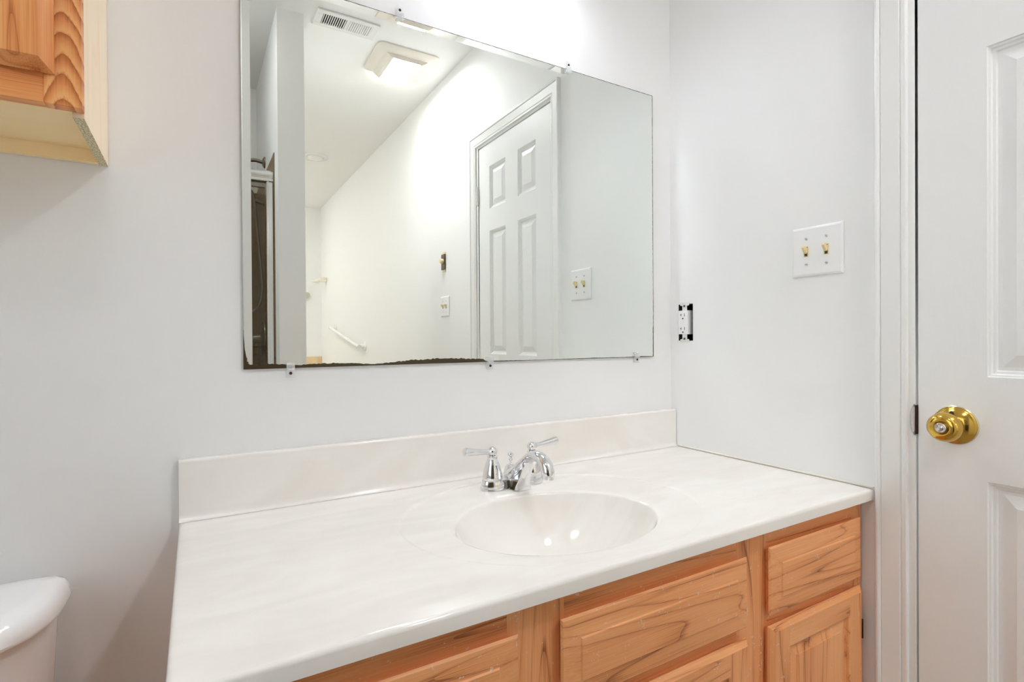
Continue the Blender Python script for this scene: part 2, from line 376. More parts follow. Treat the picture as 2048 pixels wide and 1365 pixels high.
struct('wall_right', b, 'wall', 'white painted wall with the door, switches and bare outlet', 'wall')
b = BM(); box(b, (PX0, SB, 0), (PX1, PY, ZC)); struct('wall_partition', b, 'wall', 'white partition end wall beside the shower, seen in mirror', 'wall')
b = BM(); box(b, (XL, SB-0.1, 0), (PX1, SB, ZC)); struct('wall_shower', b, 'wall', 'dim wall at the back of the shower', 'wall')
# shower tiling up to 1.95 m: three linings
for a_, c_, lab in (((PX0-0.0035, SB+0.0035, 0.005), (PX0, -1.560, 1.953), 'brown tiles on the shower side of the partition'), ((XL, SB, 0.005), (PX0-0.0035, SB+0.0035, 1.953), 'brown tiles on the back of the shower'), ((XL, SB+0.0035, 0.005), (XL+0.0035, -1.560, 1.953), 'brown tiles on the far side of the shower')):
    b = BM(); box(b, a_, c_, 0.001); struct('wall_tile', b, 'tile', lab, 'wall tiles')
b = BM(); box(b, (XL+0.002, YE, 0.0), (-0.002, YE+0.012, 0.895), 0.002)
struct('trim_tile', b, 'tile_beige', 'beige tile wainscot low on the far end wall', 'wall tiles')
# corner bead and caulk lines
b = BM(); box(b, (-0.0035, -0.5575, 0.7655), (0, -0.021, 0.7695), 0.0012); struct('trim_caulk', b, 'caulk', 'thin caulk line where the countertop meets the wall', 'caulk')

# door casing + jamb
def casing():
    b = BM()
    yi0, yi1, zt = DY0+0.015, DY1-0.022, DZ+0.014
    prof = [(0, 0), (0, 0.0085), (0.002, 0.0095), (0.0085, 0.0095), (0.0105, 0.0070), (0.0125, 0.0102), (0.030, 0.0120), (0.0435, 0.0140), (0.0450, 0.0120), (0.0465, 0.0160), (0.0500, 0.0172), (0.0535, 0.0165), (0.0555, 0.0140), (0.0555, 0)]
    L = [[(yi0+s, 0.0, h) for s, h in prof], [(yi0+s, zt+s, h) for s, h in prof], [(yi1-s, zt+s, h) for s, h in prof], [(yi1-s, 0.0, h) for s, h in prof]]
    rings_loft(b, [[MR(*p) for p in r] for r in L], closed=False, cap0=False, cap1=False)
    # jamb boards and stops
    for y0, y1, s0, s1 in ((DY0+0.003, DY0+0.021, DY0-0.008, DY0+0.003), (DY1-0.021, DY1-0.003, DY1-0.003, DY1+0.008)):
        box(b, (-0.0015, y0, 0.0), (0.109, y1, DZ+0.021), 0.001); box(b, (0.039, s0, 0.0), (0.075, s1, DZ+0.003), 0.002)
    box(b, (-0.0015, DY1-0.003, DZ+0.003), (0.109, DY0+0.003, DZ+0.021), 0.001); box(b, (0.039, DY1, DZ-0.008), (0.075, DY0, DZ+0.003), 0.002)
    return b
tr = struct('trim_1', casing(), 'trim', 'white moulded casing and jamb framing the door', 'door trim', org=(0, DY0, 0), smooth=25)
# curved-lip strike plate set in the jamb edge
b = BM(); rings = []
for k in range(13):
    q = -1+2*k/12; h = 0.0305*q; w = 0.0088*math.sqrt(max(0.0, 1-q*q*0.96)); y1 = DY0+0.0045
    rings.append([Vector((-0.0017, y1+w-0.001, 0.921+h)), Vector((-0.0034, y1+w-0.0022, 0.921+h)), Vector((-0.0048, y1, 0.921+h)), Vector((-0.0040, y1-0.0018, 0.921+h)), Vector((-0.0017, y1-0.0018, 0.921+h))])
rings_loft(b, rings)
mk('strike_plate', b, 'steel', tr, smooth=40, label='worn metal strike plate lip')
b = BM(); box(b, (-0.0035, DY0+0.0004, 0.8925), (0.012, DY0+0.0030, 0.9495)); mk('strike_recess', b, 'screw_dark', tr)
b = BM(); box(b, (0.004, DY0-0.004, 0.910), (0.020, DY0+0.0026, 0.932)); mk('latch_bolt', b, 'brass', tr)

# the door
b = BM()
zs = [(0.215, 0.822), (1.012, 1.608), (1.714, 1.920)]; ys = [(-1.153, -0.999), (-0.890, -0.744)]
holes = [(y0, y1, z0, z1) for y0, y1 in ys for z0, z1 in zs]
prof = [(0, 0), (0.0015, -0.0022), (0.0045, -0.003), (0.0065, -0.0065), (0.0105, -0.0072), (0.0125, -0.0105), (0.0185, -0.0105), (0.0385, -0.0035), (0.0395, -0.0030)]
panel_slab(b, lambda u, v, d: MR(u, v, d-0.001), DY1, DY0, 0.010, DZ, 0.034, holes, prof, edge=((0, -0.002), (0.0015, 0)))
dr = struct('door_1', b, 'door', 'white six panel door with a brass knob', 'door', org=(0, DY1, 0))
KZ = 0.919; KY = DY0-0.061
b = BM(); lathe(b, [(0, 0), (0.0125, 0), (0.0125, 0.020), (0.0155, 0.0235), (0.0215, 0.027), (0.0258, 0.033), (0.0270, 0.0405), (0.0255, 0.0480), (0.0215, 0.0535), (0.0165, 0.0560), (0.0125, 0.0560), (0.0105, 0.0535), (0.0085, 0.0525), (0, 0.0525)], (-0.004, KY, KZ), (-1, 0, 0), 40)
kn = mk('door_knob', b, 'brass', dr, org=(0, KY, KZ), smooth=40, label='polished brass knob')
b = BM(); lathe(b, [(0, 0), (0.0345, 0), (0.0345, 0.0025), (0.0325, 0.0045), (0.0305, 0.0055), (0.0290, 0.0065), (0.0250, 0.0095), (0.0185, 0.0125), (0.0130, 0.0140), (0, 0.0140)], (0.001, KY, KZ), (-1, 0, 0), 40)
mk('rose', b, 'brass', kn, smooth=40)
b = BM(); lathe(b, [(0.0345, -0.0005), (0.0362, -0.0002), (0.0362, 0.002), (0.0345, 0.0032)], (0.001, KY, KZ), (-1, 0, 0), 40); mk('rose_rim', b, 'brass_pale', kn, smooth=40, label='pale worn rim')
b = BM(); lathe(b, [(0.0088, 0), (0.0088, 0.006), (0.0078, 0.007), (0.0055, 0.0066), (0.0045, 0.0075), (0, 0.0078)], (-0.0565, KY, KZ), (-1, 0, 0), 24); mk('privacy_button', b, 'steel', kn, smooth=40, label='silver push button')
b = BM(); lathe(b, [(0.0036, 0), (0.0036, 0.002), (0.002, 0.003), (0, 0.0022)], (-0.0095, KY+0.002, KZ+0.0225), (-0.9, 0, 0.35), 14); mk('rose_screw', b, 'screw_dark', kn, smooth=40)
for zc in (1.797,):
    b = BM()
    for k in range(5):
        z0 = zc-0.0445+k*0.0178; lathe(b, [(0, 0), (0.0048, 0), (0.0052, 0.001), (0.0052, 0.0160), (0.0048, 0.0170), (0, 0.0170)], (-0.0065, DY1-0.004, z0), (0, 0, 1), 16)
    lathe(b, [(0.0035, 0.089), (0.0045, 0.091), (0.0035, 0.0945), (0, 0.0955)], (-0.0065, DY1-0.004, zc-0.0445), (0, 0, 1), 16)
    box(b, (-0.0025, DY1-0.012, zc-0.044), (-0.0012, DY1+0.004, zc+0.044))
    mk('hinge', b, 'trim', dr, smooth=40)

# ------------------------------------------------------------------ vanity
VX0, VX1 = -1.215, -0.003; FY = -0.532
v = thing('vanity_cabinet', (-0.61, -0.27, 0), 'oak vanity cabinet under the long cream countertop', 'cabinet')
b = BM()
box(b, (VX0, FY+0.019, 0.0), (VX0+0.016, -0.004, 0.7415)); box(b, (VX1-0.016, FY+0.019, 0.0), (VX1, -0.004, 0.7415))
box(b, (VX0+0.016, FY+0.019, 0.095), (VX1-0.016, -0.004, 0.111)); box(b, (VX0+0.016, -0.012, 0.111), (VX1-0.016, -0.004, 0.7415))
box(b, (VX0+0.016, FY+0.085, 0.0), (VX1-0.016, FY+0.097, 0.095))
mk('carcass', b, 'oak_z', v)
cols = [(-1.174, -0.882), (-0.790, -0.418), (-0.333, -0.041)]
b = BM()
xs = [VX0, cols[0][0], cols[0][1], cols[1][0], cols[1][1], cols[2][0], cols[2][1], VX1]
for i in range(0, 8, 2): box(b, (xs[i], FY, 0.09), (xs[i+1], FY+0.019, 0.7415), mi=1)
for x0, x1 in cols:
    for z0, z1 in ((0.694, 0.7415), (0.553, 0.592), (0.09, 0.135)): box(b, (x0, FY, z0), (x1, FY+0.019, z1), mi=0)
mk('face_frame', b, ['oak_x', 'oak_z'], v)
MF = lambda u, v_, d: Vector((u, FY-0.0005-0.019-d, v_))
def drawer(name, x0, x1, z0, z1):
    b = BM()
    e = ((0.0, -0.0075), (0.003, -0.0050), (0.0305, -0.0022), (0.0325, 0.0))
    # raised field: outer border slopes up, then a small step to the flat field
    panel_slab(b, MF, x0, x1, z0, z1, 0.019, [], [], edge=e, back_in=0.008)
    return mk(name, b, 'oak_x', v, org=(x0, FY, z0))
drawer('drawer', -1.184, -0.872, 0.581, 0.704); drawer('false_front', -0.805, -0.406, 0.581, 0.704); drawer('drawer', -0.344, -0.031, 0.581, 0.707)
def cab_door(x0, x1, z0, z1):
    b = BM(); sw = 0.053; h = (x0+sw, x1-sw, z0+sw, z1-0.046)
    mif = lambda c, i: (1 if i in (1, 3) else 0) if c is None else (0 if (h[0] < c[0] < h[1]) else 1)
    def pf(bm):
        panel_slab(bm, MF, x0, x1, z0, z1, 0.019, [h], [(0, 0), (0.003, -0.0015), (0.0045, -0.0070), (0.008, -0.0085)], edge=((0, -0.010), (0.002, -0.006), (0.006, -0.0025), (0.009, 0)), back_in=0.006, mif=mif)
    pf(b); d = mk('door', b, ['oak_x', 'oak_z'], v, org=(x0, FY, z0))
    b = BM(); i = 0.0075
    panel_slab(b, MF, h[0]+i, h[1]-i, h[2]+i, h[3]-i, 0.012, [], [], edge=((0, -0.0080), (0.018, -0.0035), (0.0185, -0.0022)))
    mk('raised_panel', b, 'oak_z', d)
    return d
cab_door(-1.184, -0.872, 0.105, 0.562); cab_door(-0.805, -0.406, 0.105, 0.562); cd = cab_door(-0.344, -0.031, 0.105, 0.563)
b = BM(); box(b, (-0.0305, FY-0.012, 0.445), (-0.0262, FY-0.0012, 0.500), 0.001); box(b, (-0.0302, FY-0.0172, 0.452), (-0.0268, FY-0.012, 0.493), 0.0012); mk('hinge', b, 'screw_dark', cd)

# countertop with moulded oval basin and backsplash
CT = 0.765; X0, X1, Y0, Y1 = -1.256, -0.004, -0.559, -0.001
def counter():
    b = BM(); bx, by, ba, bb, D = -0.667, -0.348, 0.192, 0.150, 0.135
    gx, gy, ga, gb = -0.645, -0.308, 0.298, 0.2400
    N = 144; ri = 0.006
    corners = [(X1-ri, Y1-ri), (X0+ri, Y1-ri), (X0+ri, Y0+ri), (X1-ri, Y0+ri)]
    ang = sorted([2*PI*i/N for i in range(N)]+[math.atan2(cy-by, cx-bx) % (2*PI) for cx, cy in corners])
    def ell(cx, cy, a, bq, t, z): return [(cx+a*math.cos(t), cy+bq*math.sin(t), z)]
    rings = []
    for s in (0.06, 0.14, 0.3, 0.46, 0.6, 0.72, 0.82, 0.9, 0.955, 0.985):
        rings.append([(bx+ba*s*math.cos(t), by+bb*s*math.sin(t), CT-0.006-D*(1-s**2.6)**0.85) for t in ang])
    for s, z in ((1.0, -0.0085), (1.008, -0.0055), (1.022, -0.0035), (1.05, -0.0026), (1.10, -0.0020)):
        rings.append([(bx+ba*s*math.cos(t), by+bb*s*math.sin(t), CT+z) for t in ang])
    def gp(t, s):
        # where the ray from the bowl centre at angle t meets the groove ellipse
        c, sn = math.cos(t), math.sin(t); ox, oy = bx-gx, by-gy
        A = (c/ga)**2+(sn/gb)**2; B = 2*(ox*c/ga**2+oy*sn/gb**2); Cq = (ox/ga)**2+(oy/gb)**2-s*s
        k = (-B+math.sqrt(B*B-4*A*Cq))/(2*A); return bx+k*c, by+k*sn
    fade = lambda t: 0.15+0.85*max(0.0, min(1.0, 0.55+0.8*math.sin(t)))
    for s, z in ((0.962, -0.0020), (0.974, -0.0020), (0.985, -0.0017), (0.994, -0.0003), (1.0, 0.0)):
        r = []
        for t in ang:
            x, y = gp(t, s); r.append((x, max(y, Y0+ri+0.002+0.003*s), CT+z*fade(t)))
        rings.append(r)
    def rect(t, x0, x1, y0, y1):
        c, sn = math.cos(t), math.sin(t); k = 1e9
        if c > 1e-9: k = min(k, (x1-bx)/c)
        if c < -1e-9: k = min(k, (x0-bx)/c)
        if sn > 1e-9: k = min(k, (y1-by)/sn)
        if sn < -1e-9: k = min(k, (y0-by)/sn)
        return bx+k*c, by+k*sn
    inner = [rect(t, X0+ri, X1-ri, Y0+ri, Y1-ri) for t in ang]
    for f_ in (0.02, 0.985):   # support loops keep the flat top flat-shaded
        rings.append([(p[0]+(q[0]-p[0])*f_, p[1]+(q[1]-p[1])*f_, CT) for p, q in zip(rings[-1] if f_ < 0.5 else last, inner)])
        if f_ < 0.5: last = rings[-2]
    rings.append([(x, y, CT) for x, y in inner])
    def grow(p, g):
        fx = lambda q, a, c: (a-g if abs(q-a) < 1e-6 else (c+g if abs(q-c) < 1e-6 else a-g+(q-a)/(c-a)*(c-a+2*g)))
        return fx(p[0], X0+ri, X1-ri), fx(p[1], Y0+ri, Y1-ri)
    for g, z in ((0.0023, -0.0005), (0.0042, -0.0018), (0.0055, -0.0038), (0.006, -0.006), (0.006, -0.022)):
        rings.append([(*grow(p, g), CT+(z if z < -0.01 or not (abs(p[0]-(X1-ri)) < 1e-6 and p[1] > Y0+ri+1e-6) else 0.0)) for p in inner])
    # underside and the outer skin of the bowl
    rings.append([(bx+ba*1.08*math.cos(t), by+bb*1.08*math.sin(t), CT-0.022) for t in ang])
    for s in (0.95, 0.8, 0.5, 0.1): rings.append([(bx+ba*1.06*s*math.cos(t), by+bb*1.06*s*math.sin(t), CT-0.016-D*(1-s**2.6)**0.85) for t in ang])
    rings_loft(b, rings, False, False)
    return b, (bx, by, CT-0.006-D)
b, dc = counter()
top = mk('vanity_countertop', b, 'marble', org=(-0.63, -0.28, CT), smooth=30, label='cream cultured marble countertop with moulded oval basin and backsplash', category='countertop')
b = BM()
# backsplash profile swept along x: cove at the foot, eased top edge
pr = [(-0.001, CT+0.0005), (-0.001, CT+0.1085), (-0.0165, CT+0.1085), (-0.0190, CT+0.1075), (-0.0205, CT+0.105), (-0.0205, CT+0.1035), (-0.0205, CT+0.0135), (-0.0205, CT+0.012), (-0.0215, CT+0.006), (-0.0245, CT+0.0025), (-0.030, CT+0.0006)]
rings_loft(b, [[Vector((x, y, z)) for y, z in pr] for x in (X0, X1+0.002)])
mk('backsplash', b, 'marble', top, smooth=35)
b = BM(); lathe(b, [(0.0, 0.0035), (0.012, 0.0035), (0.0145, 0.0025), (0.0165, 0.004), (0.0195, 0.004), (0.021, 0.002), (0.021, -0.01)], (dc[0], dc[1], dc[2]), (0, 0, 1), 28); mk('drain', b, 'chrome', top, smooth=40)

# faucet
FX, FYC, FZ = -0.630, -0.125, CT-0.0012
fc = thing('faucet', (FX, FYC, FZ), 'chrome two handle centerset faucet behind the oval basin', 'faucet')
def stadium(hw, r, z, n=64):
    P = []
    for k in range(n):
        a = 2*PI*k/n; c, sn = math.cos(a), math.sin(a)
        x = math.copysign(abs(c)**(2/2.5), c)*(hw+r); y = math.copysign(abs(sn)**(2/2.5), sn)*r
        y *= 1-0.16*math.exp(-((abs(x)-0.022)/0.012)**2)
        P.append(Vector((FX+x, FYC+y, FZ+z)))
    return P
b = BM()
rings_loft(b, [stadium(0.0508, 0.0265, 0), stadium(0.0508, 0.0263, 0.003), stadium(0.0508, 0.0250, 0.012), stadium(0.0508, 0.0240, 0.0175), stadium(0.0508, 0.0225, 0.0200), stadium(0.0508, 0.019, 0.0212)])
mk('base', b, 'chrome', fc, smooth=35)
for s in (-1, 1):
    hx = FX+s*0.0508
    b = BM(); lathe(b, [(0, 0.0205), (0.0215, 0.0205), (0.0218, 0.0235), (0.0212, 0.028), (0.0195, 0.038), (0.0165, 0.050), (0.0128, 0.060), (0.0105, 0.0645), (0.0112, 0.0665), (0.0112, 0.0695), (0.0098, 0.071), (0.0085, 0.072), (0, 0.072)], (hx, FYC, FZ), (0, 0, 1), 36)
    h = mk('handle', b, 'chrome', fc, smooth=35)
    b = BM(); lathe(b, [(0, 0.071), (0.0070, 0.0722), (0.0105, 0.0755), (0.0118, 0.080), (0.0108, 0.0845), (0.0075, 0.088), (0.004, 0.0895), (0.0032, 0.0912), (0, 0.0918)], (hx, FYC, FZ), (0, 0, 1), 32)
    mk('finial', b, 'chrome', h, smooth=40)
    lean = 0.004
    b = BM(); L = [(0.008, 0.0805, 0.0062), (0.018, 0.0812, 0.0058), (0.030, 0.0825, 0.0066), (0.045, 0.0842, 0.0078), (0.058, 0.0858, 0.0088), (0.065, 0.0866, 0.0094), (0.0685, 0.087, 0.0088), (0.070, 0.0872, 0.0060)]
    tube(b, [(hx+s*a, FYC-lean*(1 if s < 0 else -0.3)*a/0.05, FZ+z) for a, z, r in L], [r for a, z, r in L], 20)
    mk('lever', b, 'chrome', h, smooth=40)
# spout: back hump, rise, arch, drooping outlet
P = [(-0.010, 0.020, 0.017, 0.011), (-0.002, 0.026, 0.0175, 0.013), (0.010, 0.032, 0.017, 0.0125), (0.028, 0.044, 0.0150, 0.0110), (0.050, 0.060, 0.0135, 0.0105), (0.072, 0.074, 0.0130, 0.0110), (0.094, 0.0815, 0.0132, 0.0118), (0.115, 0.0795, 0.0138, 0.0125), (0.1285, 0.0710, 0.0140, 0.0128), (0.1360, 0.0600, 0.0138, 0.0128), (0.1375, 0.0520, 0.0136, 0.0128)]
path = catmull([(FX, FYC-a, FZ+z) for a, z, _, _ in P], 6)
rad = []
for i in range(len(path)):
    t = i/6; k = min(int(t), len(P)-2); f = t-k; rad.append((P[k][2]*(1-f)+P[k+1][2]*f, P[k][3]*(1-f)+P[k+1][3]*f))
b = BM(); tube(b, path, rad, 24)
# web of metal that carries the spout down to the deck
side = [(0.008, 0.0), (0.042, 0.0), (0.043, 0.010), (0.046, 0.018), (0.051, 0.028), (0.062, 0.048), (0.076, 0.066), (0.060, 0.062), (0.040, 0.048), (0.020, 0.034), (0.004, 0.022), (0.006, 0.010)]
foot = lambda k: [Vector((FX+k*(0.0132+0.0085*max(0.0, 1-z/0.045)**2), FYC-a-(0.007*(1-k*k) if i in (1, 2, 3, 4, 5) else 0), FZ+z)) for i, (a, z) in enumerate(side)]
rings_loft(b, [foot(k) for k in (-1, -0.85, -0.6, -0.3, 0, 0.3, 0.6, 0.85, 1)])
mk('spout', b, 'chrome', fc, smooth=35)
b = BM(); lathe(b, [(0, 0), (0.0125, 0), (0.0130, 0.004), (0.0130, 0.009), (0.0115, 0.010)], (FX, FYC-0.1375, FZ+0.0440), (0, 0.03, 1), 28); mk('aerator', b, 'chrome', fc, smooth=35)
b = BM(); lathe(b, [(0, 0.018), (0.0165, 0.018), (0.0160, 0.026), (0.0135, 0.036), (0.0095, 0.043), (0.0045, 0.0455), (0, 0.0455)], (FX, FYC+0.009, FZ), (0, 0, 1), 28); mk('hump', b, 'chrome', fc, smooth=40)
b = BM(); lathe(b, [(0, 0.044), (0.0022, 0.045), (0.0022, 0.052), (0.0048, 0.0535), (0.0050, 0.0565), (0.003, 0.058), (0.003, 0.0595), (0.0058, 0.0625), (0.0066, 0.0665), (0.0052, 0.0705), (0, 0.0725)], (FX, FYC+0.009, FZ), (0, 0, 1), 24); mk('lift_rod', b, 'chrome', fc, smooth=40)

# ------------------------------------------------------------------ mirror
mx0, mx1, mz0, mz1 = -1.1506, -0.0789, 1.0314, 1.7911; MY = -0.006; BW = 0.0155; BT = math.tan(math.radians(2.75))
b = BM()
o4 = [Vector((x, y, z)) for x, y, z in ((mx0, MY-BW*BT, mz0), (mx1, MY-BW*BT, mz0), (mx1, MY-BW*BT, mz1), (mx0, MY-BW*BT, mz1))]
i4 = [Vector((x, MY, z)) for x, z in ((mx0+BW, mz0), (mx1-BW, mz0), (mx1-BW, mz1-BW), (mx0+BW, mz1-BW))]
b4 = [Vector((p.x, -0.0005, p.z)) for p in o4]
face(b, i4, 0)
for i in range(4):
    j = (i+1) % 4; (face(b, [o4[i], o4[j], i4[j], i4[i]], 0) if i else None); face(b, [b4[i], b4[j], o4[j], o4[i]], 1)
face(b, list(reversed(b4)), 1)
mir = mk('wall_mirror', b, ['mirror', 'glass_edge'], org=(-0.615, 0, 1.03), label='large frameless mirror held by clear clips above the vanity', category='mirror')
def ysurf(x, z):
    e = min(x-mx0, mx1-x, mz1-z); return MY-max(0, (BW-e))*BT-0.0002
def interp(tab, x):
    for (a, p), (c, q) in zip(tab, tab[1:]):
        if a <= x <= c: return p+(q-p)*(x-a)/(c-a)
    return tab[-1][1]
b = BM(); rnd = random.Random(3)
bt = [(-1.1506, 0.011), (-1.139, 0.0085), (-1.12, 0.0095), (-1.09, 0.0085), (-1.06, 0.0055), (-1.03, 0.0065), (-0.99, 0.0075), (-0.95, 0.0062), (-0.905, 0.0028), (-0.87, 0.0050), (-0.83, 0.0085), (-0.77, 0.0110), (-0.70, 0.0100), (-0.640, 0.0075), (-0.632, 0.0022), (-0.58, 0.0020), (-0.52, 0.0012), (-0.46, 0.0009), (-0.40, 0.0012), (-0.30, 0.0018), (-0.2, 0.0012), (-0.12, 0.0022), (-0.0789, 0.0014)]
n = 260; prev = None
for k in range(n+1):
    x = mx0+0.0002+(mx1-mx0-0.0004)*k/n; h = interp(bt, x)*(0.86+0.28*rnd.random()); p = (Vector((x, ysurf(x, mz0+0.0001), mz0)), Vector((x, ysurf(x, mz0+h), mz0+h)))
    if prev: face(b, [prev[0], p[0], p[1], prev[1]])
    prev = p
prev = None; lt = [(mz0, 0.0118), (1.037, 0.0108), (1.045, 0.0078), (1.055, 0.0050), (1.07, 0.0024), (1.10, 0.0003), (1.2, 0.0004), (1.5, 0.0003), (1.7911, 0.0003)]
for k in range(201):
    z = mz0+0.075*k/200; w = interp(lt, z)*(0.8+0.4*rnd.random()); p = (Vector((mx0, ysurf(mx0, z), z)), Vector((mx0+w, ysurf(mx0+w, z)-0.00005, z)))
    if prev: face(b, [prev[0], p[0], p[1], prev[1]])
    prev = p
prev = None
for k in range(201):
    x = mx0+(mx1-mx0)*k/200; w = 0.0011*(0.7+0.6*rnd.random()); p = (Vector((x, ysurf(x, mz1), mz1)), Vector((x, ysurf(x, mz1-w), mz1-w)))
    if prev: face(b, [prev[0], p[0], p[1], prev[1]])
    prev = p
prev = None
for k in range(161):
    z = mz0+(mz1-mz0)*k/160; w = 0.0013*(0.7+0.6*rnd.random())+(0.0012 if z < 1.12 else 0); p = (Vector((mx1, ysurf(mx1, z), z)), Vector((mx1-w, ysurf(mx1-w, z), z)))
    if prev: face(b, [prev[0], p[0], p[1], prev[1]])
    prev = p
mk('tarnished_edge', b, 'desilver', mir, label='dark ragged tarnish along the mirror edge')

def clip_at(x, zs, up, label):
    """clear ribbed clip; zs is the screw height, up=+1 when it grips from below"""
    t = thing('mirror_clip', (x, 0, zs), label, 'mirror clip', 'clear clips holding the mirror')
    b = BM(); w = 0.0078
    box(b, (x-w, -0.0100, zs-up*0.0085), (x+w, -0.0008, zs+up*0.0085), 0.0012)
    box(b, (x-w, -0.0135, zs+up*0.0060), (x+w, -0.0078, zs+up*0.0205), 0.0012)
    for k in range(5):
        xx = x-w+0.0018+k*(2*w-0.0036)/4
        tube(b, [(xx, -0.0137, zs+up*0.007), (xx, -0.0137, zs+up*0.0198)], 0.0011, 6)
    mk('clip_body', b, 'acrylic', t)
    b = BM(); lathe(b, [(0.0030, 0), (0.0030, 0.0012), (0.0018, 0.002), (0, 0.0016)], (x, -0.0101, zs), (0, -1, 0), 14); mk('screw', b, 'screw_dark', t, smooth=40)
    return t
clip_at(-1.068, 1.0215, 1, 'clear clip under the mirror, nearest the toilet side')
clip_at(-0.622, 1.0220, 1, 'clear clip under the middle of the mirror')
clip_at(-0.147, 1.0245, 1, 'clear clip under the mirror, nearest the bare outlet')
clip_at(-0.840, 1.8035, -1, 'clear ribbed clip on top mirror edge, above the reflected vent and light')
clip_at(-0.384, 1.8010, -1, 'clear clip on top mirror edge, above the reflected door corner')

# ------------------------------------------------------------------ switches and outlet
def toggle_plate(yc, zc, pw, ph, toggles, label, name='light_switch', rots=(0.1, 0.6, 0.35, 0.7)):
    t = thing(name, (0, yc, zc), label, 'light switch')
    b = BM()
    panel_slab(b, lambda u, v, d: MR(u, v, d+0.0062), yc-pw/2, yc+pw/2, zc-ph/2, zc+ph/2, 0.0060, [], [], edge=((0, -0.0035), (0.0012, -0.0018), (0.0045, -0.0003), (0.006, 0)))
    mk('cover_plate', b, 'plate', t)
    for i, ty in enumerate(toggles):
        b = BM()
        box(b, (-0.0085, ty-0.0052, zc-0.0122), (-0.0060, ty-0.0038, zc+0.0122)); box(b, (-0.0085, ty+0.0038, zc-0.0122), (-0.0060, ty+0.0052, zc+0.0122))
        box(b, (-0.0085, ty-0.0038, zc+0.0108), (-0.0060, ty+0.0038, zc+0.0122)); box(b, (-0.0085, ty-0.0038, zc-0.0122), (-0.0060, ty+0.0038, zc-0.0108))
        box(b, (-0.0064, ty-0.0038, zc-0.0108), (-0.0063, ty+0.0038, zc+0.0108), mi=1)
        s = mk('toggle_frame', b, ['ivory', 'brown'], t)
        b = BM(); d = Vector((-0.78, 0, 0.62)); o = Vector((-0.0066, ty, zc+0.0002))
        rings = []
        for k, (hw, hh) in ((0, (0.0033, 0.0064)), (0.005, (0.0033, 0.0056)), (0.013, (0.0029, 0.0042)), (0.0165, (0.0027, 0.0036)), (0.0172, (0.0020, 0.0028))):
            u, w_, _ = Vector((0, 1, 0)), Vector((0.62, 0, 0.78)), None
            c = o+d*k; rings.append([c-u*hw-w_*hh, c+u*hw-w_*hh, c+u*hw+w_*hh, c-u*hw+w_*hh])
        rings_loft(b, rings); mk('toggle', b, 'ivory', s)
        for j, zz in enumerate((zc-0.030, zc+0.030)):
            b = BM(); lathe(b, [(0.0034, 0), (0.0034, 0.0008), (0.0022, 0.0013), (0, 0.0014)], (-0.0060, ty, zz), (-1, 0, 0), 16)
            sc = mk('screw', b, 'screw', t, smooth=40)
            a = rots[(2*i+j) % 4]; b = BM(); c, sn = math.cos(a), math.sin(a)
            face(b, [Vector((-0.00748, ty+p*c*0.0030-q*sn*0.0005, zz+p*sn*0.0030+q*c*0.0005)) for p, q in ((-1, -1), (1, -1), (1, 1), (-1, 1))])
            mk('screw_slot', b, 'slot', sc)
    return t
toggle_plate(-0.4404, 1.2841, 0.116, 0.1144, (-0.4174, -0.4634), 'white double toggle switch plate on wall between bare outlet and door')
toggle_plate(-1.684, 1.2700, 0.116, 0.1150, (-1.661, -1.707), 'white double toggle plate seen only in the mirror, below the timer dial')

# bare GFCI outlet in its cut-out
oy, oz = -0.0545, 1.1305
t = thing('wall_outlet', (0, oy, oz), 'white outlet without cover plate in ragged wall cut-out beside mirror', 'outlet')
b = BM(); 
for a, c in (((0.060, OY0-0.002, OZ0-0.002), (0.062, OY1+0.002, OZ1+0.002)), ((0.001, OY0, OZ0), (0.060, OY0+0.002, OZ1)), ((0.001, OY1-0.002, OZ0), (0.060, OY1, OZ1)), ((0.001, OY0, OZ0), (0.060, OY1, OZ0+0.002)), ((0.001, OY0, OZ1-0.002), (0.060, OY1, OZ1))): box(b, a, c)
mk('wall_box', b, 'black', t)
b = BM(); panel_slab(b, lambda u, v, d: MR(u, v, d+0.0095), oy-0.0168, oy+0.0175, oz-0.0345, oz+0.0345, 0.045, [], [], edge=((0, -0.003), (0.001, -0.001), (0.003, 0)))
fcx = mk('outlet_face', b, 'outlet', t)
for zz in (0.0215, -0.0180):
    b = BM()
    for yy, h in ((0.0063, 0.0036), (-0.0063, 0.0042)): box(b, (-0.0102, oy+yy-0.0006, oz+zz-h), (-0.0094, oy+yy+0.0006, oz+zz+h))
    box(b, (-0.0102, oy+0.0063, oz+zz-0.0006), (-0.0094, oy+0.0100, oz+zz+0.0006))
    lathe(b, [(0.0022, 0), (0.0022, 0.0007), (0, 0.0007)], (-0.0094, oy, oz+zz-0.0105), (-1, 0, 0), 12)
    mk('contact_slots', b, 'black', fcx)
b = BM(); box(b, (-0.0104, oy-0.0045, oz-0.0010), (-0.0092, oy+0.0045, oz+0.0028), 0.0003); box(b, (-0.0104, oy-0.0045, oz+0.0036), (-0.0092, oy+0.0045, oz+0.0074), 0.0003); mk('test_buttons', b, 'plate', fcx)
for sgn in (1, -1):
    b = BM()
    box(b, (-0.0022, oy-0.0085, oz+sgn*0.0335), (-0.0006, oy+0.0085, oz+sgn*0.052)); box(b, (-0.0024, oy-0.0165, oz+sgn*0.0495), (-0.0006, oy+0.0165, oz+sgn*0.0575), 0.0006)
    for yy in (-0.0115, 0.0115): lathe(b, [(0.0052, 0), (0.0052, 0.0016), (0.0024, 0.0016), (0.0024, 0.0004)], (-0.0010, oy+yy, oz+sgn*0.0535), (-1, 0, 0), 14)
    mk('mounting_strap', b, 'strap', t, smooth=40)
